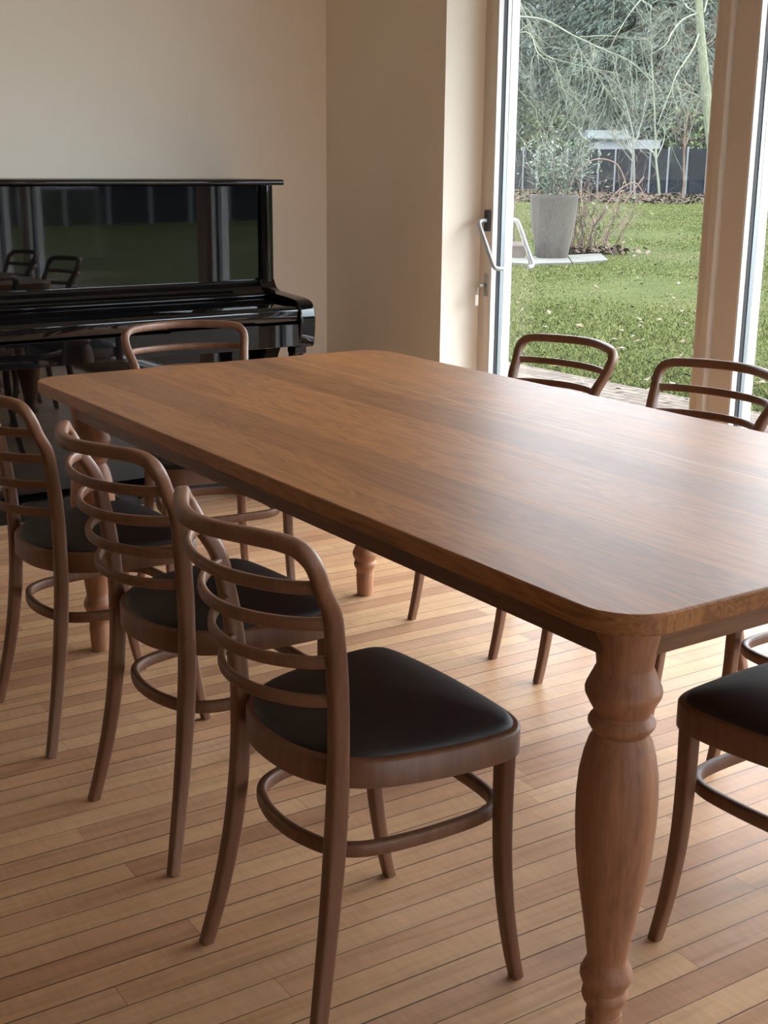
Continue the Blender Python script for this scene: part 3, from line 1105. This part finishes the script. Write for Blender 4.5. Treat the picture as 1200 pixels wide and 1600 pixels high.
# ---- plants and trees
def branch_geo(g, start, direction, length, r0, depth, rnd, droop=0.0, kids=(4, 7), spread=.8, wig=.18, n_side=5, seg=7, taper=.35, ratio=(.35, .65)):
    p = Vector(start)
    d = Vector(direction).normalized()
    pts, rad = [p.copy()], [r0]
    for i in range(seg):
        d = (d + Vector((rnd.gauss(0, wig), rnd.gauss(0, wig), rnd.gauss(0, wig) - droop))).normalized()
        p = p + d * (length / seg)
        pts.append(p.copy())
        rad.append(r0 * (1 - (1 - taper) * (i + 1) / seg))
    g.tube(pts, rad, n_side)
    if depth > 0:
        for k in range(rnd.randint(*kids)):
            t = rnd.uniform(.2, 1.0)
            i = min(seg - 1, int(t * seg))
            q = pts[i].lerp(pts[i + 1], t * seg - i)
            dd = (pts[i + 1] - pts[i]).normalized()
            side = Vector((rnd.gauss(0, 1), rnd.gauss(0, 1), rnd.gauss(0, .7)))
            side = (side - dd * side.dot(dd)).normalized()
            nd = (dd + side * rnd.uniform(.5, 1.3) * spread).normalized()
            branch_geo(g, q, nd, length * rnd.uniform(*ratio), rad[i] * .55, depth - 1, rnd, droop, kids, spread, wig, max(3, n_side - 1), max(4, seg - 1), taper, ratio)
    return pts


def leaves_on(points, n, size, spread, rnd_np, up=.3):
    pts = np.array(points)
    c = pts[rnd_np.integers(0, len(pts), n)] + rnd_np.normal(0, spread, (n, 3))
    an = rnd_np.normal(0, 1, (n, 3))
    an /= np.linalg.norm(an, axis=1)[:, None]
    bn = np.cross(an, rnd_np.normal(0, 1, (n, 3)))
    bn /= np.linalg.norm(bn, axis=1)[:, None]
    s = size * rnd_np.uniform(.6, 1.4, n)[:, None]
    V = np.concatenate([c - an * s, c - bn * s * .35, c + an * s, c + bn * s * .35])
    i = np.arange(n)
    return V, np.stack([i, i + n, i + 2 * n, i + 3 * n], 1)


# tall planter with a silvery shrub
pb = ground(862, 402, GZ + .02)
D_POT = (pb - Vector((0, 0, EYE))).dot(FWD)
ppm = F_PX / D_POT
pot = thing('planter', 'tall tapered weathered grey-brown planter holding a silvery shrub', 'planter', pb)
hb, ht, hh = 24.5 / ppm, 37.5 / ppm, 95 / ppm
prof = [(0, hb * .96), (.02, hb), (.25 * hh, hb + (ht - hb) * .34), (.6 * hh, hb + (ht - hb) * .76), (.93 * hh, ht * .985), (.95 * hh, ht * 1.0), (hh, ht), (hh, ht * .90), (hh - .05, ht * .88)]
Geo().lathe(prof, 0, 0, 36).build('pot_body', M['pot'], pot, angle=40)
Geo().lathe([(hh - .09, ht * .5), (hh - .06, ht * .895)], 0, 0, 24).build('soil', M['litter'], pot)
rnd = random.Random(3)
g = Geo()
tips = []
for k in range(11):
    a = rnd.uniform(0, 6.28)
    pts = branch_geo(g, (rnd.gauss(0, .08), rnd.gauss(0, .08), hh - .08), (math.cos(a) * .5, math.sin(a) * .5, 1.0), rnd.uniform(.75, 1.15), .013, 2, rnd, kids=(4, 6), spread=.8, wig=.13, taper=.4)
    tips += [tuple(p) for p in pts[2:]]
shrub = thing('silvery_shrub', 'silvery-leaved shrub growing out of the tall planter', 'shrub', pb)
g.build('stems', M['twig_grey'], shrub)
tips = [q for q in tips if q[2] < hh + .85]
V, Fq = leaves_on(tips, 1600, .030, .09, rng)
scatter_mesh('foliage', V, Fq, M['olive_leaf'], shrub)

# small pot beside it
sp = ground(808, 402, GZ + .02)
pot2 = thing('flower_pot', 'small clay pot beside the tall planter, behind the door handle reflection', 'pot', sp)
q = 1.0 / ppm
Geo().lathe([(0, 10.5 * q), (.01, 11 * q), (17 * q, 14.5 * q), (18 * q, 15.5 * q), (23 * q, 15.5 * q), (23 * q, 13.5 * q), (20 * q, 13 * q)], 0, 0, 28).build('pot_body', M['clay'], pot2, angle=40)
Geo().lathe([(18 * q, 8 * q), (20 * q, 13.2 * q)], 0, 0, 20).build('soil', M['litter'], pot2)

# reddish stalks behind the small pot
g = Geo()
rnd = random.Random(21)
for k in range(46):
    b_ = ground(rnd.uniform(782, 836), 396, GZ) + Vector((rnd.gauss(0, .2), rnd.uniform(.2, 1.0), 0))
    branch_geo(g, b_, (rnd.gauss(0, .12), rnd.gauss(0, .12), 1), rnd.uniform(.45, .95), .007, 1, rnd, kids=(2, 4), spread=.5, wig=.08, n_side=4, seg=5)
tag(g.build('reddish_stalks', M['twig_red']), 'clump of upright reddish stalks behind the small clay pot', 'plant')

# bare shrub to the right of the planter
bs = ground(915, 396, GZ)
bush = thing('bare_shrub', 'bare arching twiggy shrub with brown leaves at its foot, right of the tall planter', 'shrub', bs)
g = Geo()
rnd = random.Random(5)
bt = []
for k in range(34):
    a = rnd.uniform(0, 6.28)
    off = Vector((rnd.gauss(0, .22), rnd.gauss(0, .22), 0)) + Vector((RIGHT.x, RIGHT.y, 0)) * rnd.uniform(-.25, .25)
    pts = branch_geo(g, off, (math.cos(a) * .45, math.sin(a) * .45, 1.0), rnd.uniform(.8, 1.45), .011, 2, rnd, droop=.05, kids=(3, 5), spread=.75, wig=.13, n_side=4, seg=7)
    bt += [tuple(p) for p in pts[3:]]
rr = Vector((RIGHT.x, RIGHT.y, 0)).normalized()
for pth in ([(-.0, 0, .05), (.15, 0, .5), (.42, 0, .95), (.75, 0, 1.15), (.95, 0, .9)], [(.25, 0, 0), (.35, 0, .35), (.55, 0, .75), (.9, 0, 1.25)], [(-.1, .1, 0), (-.25, .1, .7), (-.2, .1, 1.2), (.1, .1, 1.5), (.5, .1, 1.45), (.72, .1, 1.05)]):
    g.tube([rr * x + Vector((0, y, z)) for x, y, z in catmull(pth, 5)], .013, 5)
g.build('stems', M['twig_red'], bush)
V, Fq = leaves_on(bt, 260, .045, .12, rng)
scatter_mesh('foliage', V, Fq, M['evergreen'], bush)
P = np.array([[*(rr * rng.normal(.12, .3)), 0] for _ in range(260)])[:, :3] + rng.normal(0, .14, (260, 3)) * np.array([1, 1, .12]) + np.array([0, 0, .05])
V, Fq = leaf_quads(P, .06, .5)
scatter_mesh('dead_leaves', V, Fq, M['leaf'], bush)

# ---- the far fence
FA = Vector((FWD.x, FWD.y, 0)).normalized()
RA = Vector((RIGHT.x, RIGHT.y, 0)).normalized()


def gp(px, d):
    """Ground point at a distance, in the direction of a column of the photograph."""
    return FA * d + RA * ((px - 600) / 2060 * d)


def fence(name, A, B, h, nposts, label, post_h=.1, every=None):
    t = thing(name, label, 'fence', (A.x, A.y, GZ))
    d = B - A
    L = d.length
    u = d.normalized()
    nrm = Vector((-u.y, u.x, 0))
    q = [(0, 0), (d.x, d.y)]
    g = Geo()
    k = 24
    vs_ = []
    for i in range(k + 1):
        s = d * (i / k)
        for o_ in (-.02, .02):
            for z in (0, h):
                vs_.append((s.x + nrm.x * o_, s.y + nrm.y * o_, z))
    fs = []
    for i in range(k):
        a, b = i * 4, (i + 1) * 4
        fs += [(a, b, b + 1, a + 1), (a + 2, a + 3, b + 3, b + 2), (a + 1, b + 1, b + 3, a + 3), (a, a + 2, b + 2, b)]
    g.add(vs_, fs)
    g.build('screen', M['fence_screen'], t, smooth=False)
    side = nrm if (A + nrm - Vector((0, 0, 0))).length < A.length else -nrm
    for i in range(nposts):
        s = d * ((i + .3) / nposts) + side * .07
        Geo().tube([(s.x, s.y, -.1), (s.x, s.y, h + post_h)], .055, 8).build('post', M['fence_post'], t)
    return t


FB_ = gp(1260, 62)
FA_ = FB_ + (gp(700, 88) - FB_) * 1.45
fence('garden_fence', FA_, FB_, 2.35, 31, 'long dark screen fence with pale posts across the far end of the lawn')
fence('side_fence', Vector((7.0, -19.0, 0)), Vector((47, -21.5, 0)), 2.3, 36, 'dark screen fence with pale posts mirrored in the piano front')

# ---- shed beyond the fence
sc_ = gp(968, 77.4)
sh = thing('garden_shed', 'low white shed with a grey roof glimpsed beyond the fence between the trunks', 'shed', (sc_.x, sc_.y, GZ), -_y)
Geo().box(-1.9, 1.9, -1.0, 1.0, 0, 2.92).build('wall', M['shed_wall'], sh, smooth=False)
Geo().prism([(-1.3, 2.98), (0, 3.45), (1.3, 2.98), (1.3, 2.9), (-1.3, 2.9)], -2.3, .2, 'x').build('roof', M['shed_roof'], sh, smooth=False)


# ---- conifers
def conifer_proto(seed, H, Rb, zlow, label, mat):
    rnd = random.Random(seed)
    rg = np.random.default_rng(seed)
    t = thing('conifer_tree', label, 'tree', (0, 0, 0), 0, 'conifers behind the fence')
    Geo().tube([(0, 0, -.2), (.05, 0, H * .3), (0, .05, H * .65), (0, 0, H)], [.30, .24, .14, .02], 9).build('trunk', M['bark_dark'], t)
    C, A_, B_, S = [], [], [], []
    z = zlow
    while z < H - .3:
        fz = (z - zlow) / (H - zlow)
        rad = Rb * (1 - fz) ** .8 * rnd.uniform(.75, 1.1) + .25
        nb = max(5, int(11 * (1 - fz) + 4))
        for k in range(nb):
            a = rnd.uniform(0, 6.283)
            dr = np.array([math.cos(a), math.sin(a), 0])
            sd = np.array([-math.sin(a), math.cos(a), 0])
            ln = rad * rnd.uniform(.7, 1.1)
            ns = int(8 + ln * 11)
            for i in range(ns):
                s = (i + rnd.random()) / ns
                c = dr * (s * ln) + np.array([0, 0, z + .25 * s * ln - .42 * s * s * ln]) + sd * rnd.gauss(0, .16 + .12 * s) + np.array([0, 0, rnd.gauss(0, .10)])
                C.append(c)
                v = dr * rnd.uniform(.3, 1) + sd * rnd.gauss(0, .8) + np.array([0, 0, -rnd.uniform(.2, 1.0)])
                A_.append(v / np.linalg.norm(v))
                S.append(rnd.uniform(.13, .30))
        z += rnd.uniform(.30, .46)
    C, A_, S = np.array(C), np.array(A_), np.array(S)[:, None]
    n = len(C)
    w = np.cross(A_, rg.normal(0, 1, (n, 3)))
    w /= np.linalg.norm(w, axis=1)[:, None]
    V = np.concatenate([C - A_ * S, C - w * S * .24, C + A_ * S, C + w * S * .24])
    i = np.arange(n)
    scatter_mesh('foliage', V, np.stack([i, i + n, i + 2 * n, i + 3 * n], 1), mat, t)
    return t


k1 = conifer_proto(1, 21, 4.3, 3.2, 'dense dark conifer with the thick trunk left of the white shed', M['needles'])
k2 = conifer_proto(2, 24, 5.0, 4.2, 'tall grey-green conifer rising behind the planter shrub', M['needles_b'])
k3 = conifer_proto(3, 17, 3.6, 1.0, 'bushy conifer low to the ground at the far left of the door glass', M['needles'])
k1.location = (*gp(962, 81).xy, GZ)
k2.location = (*gp(876, 101).xy, GZ)
k3.location = (*gp(800, 104).xy, GZ)
spots = [(k1, 919, 92, 1.0, 'conifer with a slim dark trunk, left of the thick trunk behind the fence'),
         (k1, 1012, 80, .95, 'conifer whose trunk stands right of the white shed wall'),
         (k2, 1048, 79, .85, 'conifer behind the fence just left of the mossy bare tree'),
         (k2, 980, 116, 1.1, 'tall conifer at the very back behind the white shed'),
         (k1, 838, 118, 1.15, 'dark conifer at the back, above the planter'),
         (k2, 752, 96, 1.1, 'conifer hidden partly by the door jamb'),
         (k1, 1092, 96, 1.05, 'conifer behind the mossy leaning trunk'),
         (k2, 1150, 84, 1.0, 'conifer behind the broad window post'),
         (k3, 1196, 74, 1.0, 'conifer at the right edge of the photo in the fixed window'),
         (k1, 1235, 80, 1.1, 'conifer beyond the right edge, behind the fixed window'),
         (k3, 920, 122, 1.2, 'bushy conifer far behind the slim dark trunk'),
         (k3, 1065, 118, 1.2, 'bushy conifer far behind the right part of the fence')]
spots += [(k1, 800, 136, 1.55, 'very tall conifer at the back, at the upper left of the door glass'),
          (k2, 872, 142, 1.45, 'very tall conifer at the back, above the silvery shrub'),
          (k1, 940, 140, 1.6, 'very tall conifer at the back, left of the shed'),
          (k2, 1012, 138, 1.5, 'very tall conifer at the back, right of the shed'),
          (k1, 1075, 140, 1.6, 'very tall conifer at the back, beyond the mossy limbs'),
          (k2, 1140, 130, 1.4, 'very tall conifer at the back, hidden by the window post'),
          (k1, 1200, 128, 1.5, 'very tall conifer at the back, at the right photo edge'),
          (k2, 1280, 118, 1.3, 'tall conifer at the back, out to the right of the photo'),
          (k2, 712, 112, 1.3, 'tall conifer standing just out of view behind the door jamb'),
          (k1, 655, 116, 1.4, 'tall conifer further left behind the wall beside the door'),
          (k2, 590, 112, 1.3, 'tall conifer furthest left, hidden behind the wall'),
          (k1, 1370, 112, 1.4, 'tall conifer standing far out right of the photo'),
          (k2, 1470, 105, 1.3, 'tall conifer furthest out right of the photo')]
for i, (pr_, px, d, s, lab) in enumerate(spots):
    p = gp(px, d)
    dup(pr_, (p.x, p.y, GZ), i * 1.37, lab, scale=(s, s, s))
# ---- leaning mossy tree with bare limbs, near the broad window post
DT = 34.0


def limb(g, pxs, depth, r0, r1, dz=0.0, n=6):
    pts = catmull([at(px, py, depth + dd) for px, py, dd in pxs], 4)
    m = len(pts)
    g.tube(pts, [r0 + (r1 - r0) * i / (m - 1) for i in range(m)], n)
    return pts


def twigs(g, pts, rnd, count, length, r, depth=2, droop=.06, bias=(0, 0, 0), spread=.9):
    for k in range(count):
        i = rnd.randint(1, len(pts) - 2)
        dd = (pts[i + 1] - pts[i]).normalized()
        side = Vector((rnd.gauss(0, 1), rnd.gauss(0, 1), rnd.gauss(0, .8)))
        side = (side - dd * side.dot(dd)).normalized()
        branch_geo(g, pts[i], dd * .6 + side + Vector(bias), length * rnd.uniform(.5, 1.2), r, depth, rnd, droop=droop, kids=(3, 5), spread=spread, wig=.2, n_side=4, seg=6)


mt_base = ground(1119, 338, GZ)
DT = (mt_base - Vector((0, 0, EYE))).dot(FWD)
mossy = thing('bare_tree', 'leaning mossy green trunk with bare limbs beside the broad window post', 'tree', mt_base)
inv = Matrix.Translation(-mt_base)
g = Geo()
pts = [at(px, py, DT) for px, py in ((1119, 340), (1116, 260), (1108, 186), (1101, 120), (1096, 62), (1092, 0), (1089, -90), (1092, -200))]
g.tube([inv @ q for q in catmull(pts, 4)], [.19 - .11 * i / 28 for i in range(29)], 10)
g.build('trunk', M['bark_moss'], mossy)
g = Geo()
rnd = random.Random(9)
for pxs, r0, r1 in (([(1092, 20, 0), (1068, 30, -.3), (1052, 48, -.8), (1040, 70, -1.2), (1012, 88, -1.5)], .06, .015),
                    ([(1092, 22, 0), (1075, 12, .5), (1069, 6, .8), (1060, 22, 1.0), (1046, 52, 1.2)], .045, .012),
                    ([(1094, 48, 0), (1082, 78, -.4), (1058, 115, -.8), (1048, 142, -1.0), (1036, 172, -1.3), (1028, 194, -1.6)], .05, .012),
                    ([(1098, 60, 0), (1106, 80, .5), (1113, 100, 1), (1122, 130, 1.2)], .04, .012),
                    ([(1100, 20, 0), (1108, -10, .4), (1118, -30, .8)], .05, .02),
                    ([(1104, 160, 0), (1080, 145, -.4), (1056, 138, -.9), (1050, 137, -1)], .035, .012),
                    ([(1106, 180, 0), (1084, 172, .4), (1081, 148, .8)], .03, .010),
                    ([(1090, -60, 0), (1060, -50, -.5), (1020, -20, -1.2), (985, 20, -2), (960, 60, -2.6)], .06, .012)):
    p = [inv @ q for q in limb(Geo(), pxs, DT, r0, r1)]
    m = len(p)
    g.tube(p, [.62 * r0 + (.5 * r1 - .62 * r0) * i / (m - 1) for i in range(m)], 6)
    twigs(g, p, rnd, 16, 1.5, .0085, 3, .05)
g.build('branches', M['twig_pale'], mossy)

# ---- bare tree left of the door, its long limbs reaching across the view
DL = 23.0
tb = at(716, 340, DL)
tb.z = GZ
left = thing('bare_tree', 'bare tree left of the door whose pale drooping limbs cross the top of the view', 'tree', tb)
inv = Matrix.Translation(-tb)
g = Geo()
tp = [tb, at(714, 240, DL), at(712, 120, DL), at(716, 0, DL), at(722, -140, DL), at(716, -260, DL)]
g.tube([inv @ q for q in catmull(tp, 4)], [.20 - .10 * i / 20 for i in range(21)], 10)
g.build('trunk', M['bark_moss'], left)
g = Geo()
rnd = random.Random(14)
for pxs, r0, r1, cnt in (([(714, 10, 0), (760, 16, -.2), (800, 25, -.4), (850, 31, -.6), (895, 55, -.8), (940, 76, -1.0), (985, 96, -1.2), (1020, 130, -1.4)], .05, .010, 16),
                         ([(714, -60, 0), (770, -40, .3), (808, 0, .5), (828, 40, .6), (838, 70, .8), (852, 86, .9), (880, 96, 1.1), (930, 108, 1.3), (965, 114, 1.6)], .045, .008, 18),
                         ([(712, 60, 0), (760, 66, -.5), (822, 50, -.9), (838, 78, -1.0), (848, 90, -1.1), (868, 98, -1.2)], .032, .009, 10),
                         ([(713, 100, 0), (770, 112, .3), (800, 130, .6), (832, 165, .8), (850, 190, 1.0), (868, 208, 1.2)], .026, .007, 8),
                         ([(713, 140, 0), (780, 170, .3), (798, 188, .4), (812, 214, .5), (830, 226, .6)], .026, .007, 7),
                         ([(852, 86, .9), (868, 98, 1.0), (871, 128, 1.1), (884, 160, 1.2), (888, 200, 1.3)], .018, .006, 8),
                         ([(895, 55, -.8), (912, 88, -.8), (930, 112, -.9), (944, 135, -1.0), (964, 160, -1.1), (985, 190, -1.2)], .02, .006, 10),
                         ([(905, 58, -.8), (950, 56, -1.0), (1000, 62, -1.2), (1040, 58, -1.4)], .018, .006, 8),
                         ([(716, -110, 0), (780, -90, -1), (880, -60, -2), (960, -30, -2.6), (1030, 20, -3)], .05, .010, 14),
                         ([(985, 96, -1.2), (972, 130, -1.0), (962, 160, -.8), (952, 188, -.6)], .014, .005, 5),
                         ([(934, 76, -1.0), (906, 112, -.8), (880, 122, -.6), (866, 140, -.5)], .016, .005, 6)):
    p = [inv @ q for q in limb(Geo(), pxs, DL, r0, r1)]
    m = len(p)
    g.tube(p, [.55 * r0 + (.5 * r1 - .55 * r0) * i / (m - 1) for i in range(m)], 6)
    twigs(g, p, rnd, int(cnt * 1.3), 1.15, .0055, 3, .09, (0, 0, -.35), .9)
g.build('branches', M['twig_pale'], left)


# ---- thin bare saplings in front of the fence
def sapling(px, d, h, seed, label, mat='twig_grey', kids=(6, 9)):
    p = gp(px, d)
    rnd = random.Random(seed)
    g = Geo()
    pts = branch_geo(g, (0, 0, -.1), (rnd.gauss(0, .05), rnd.gauss(0, .05), 1), h, .07, 3, rnd, kids=kids, spread=.9, wig=.07, n_side=6, seg=9, taper=.25, ratio=(.25, .45))
    t = thing('sapling', label, 'tree', (p.x, p.y, GZ), 0, 'bare saplings near the far fence')
    g.build('stem', M[mat], t)
    return t


sapling(989, 60, 6.5, 31, 'bare sapling in front of the fence, right of the white shed')
sapling(1028, 66, 8.0, 32, 'bare sapling in front of the fence with drooping twigs, left of the mossy tree', 'twig_pale')
sapling(1064, 62, 7.0, 33, 'bare brownish sapling in front of the fence below the mossy tree limbs', 'twig_red')
sapling(1001, 78, 8.5, 34, 'bare reddish sapling against the dark fence by the white shed', 'twig_red')
sapling(1192, 66, 7.0, 35, 'bare sapling seen in the fixed window at the right edge', 'twig_pale')
# evergreen bush on the fence line
for px, d, s, lab in ((790, 94, 2.2, 'broad evergreen bush behind the far left part of the fence'),
                      (822, 92, 2.0, 'evergreen bush behind the fence, left of the silvery shrub'),
                      (862, 90, 2.1, 'evergreen bush behind the fence, right behind the silvery shrub'),
                      (905, 88, 1.8, 'yellow-green evergreen bush peeping over the far fence'), (1085, 76, 1.9, 'evergreen bush over the fence at the foot of the mossy tree')):
    p = gp(px, d)
    t = thing('evergreen_bush', lab, 'shrub', (p.x, p.y, GZ))
    g = Geo()
    rnd = random.Random(int(px))
    pp = []
    for k in range(10):
        pp += [tuple(q) for q in branch_geo(g, (0, 0, 0), (rnd.gauss(0, .4), rnd.gauss(0, .4), 1), 2.6 * s, .03, 1, rnd, n_side=4)]
    g.build('stems', M['bark_dark'], t)
    V, Fq = leaves_on(pp, 1500, .16, .5, rng)
    scatter_mesh('foliage', V, Fq, M['evergreen'], t)
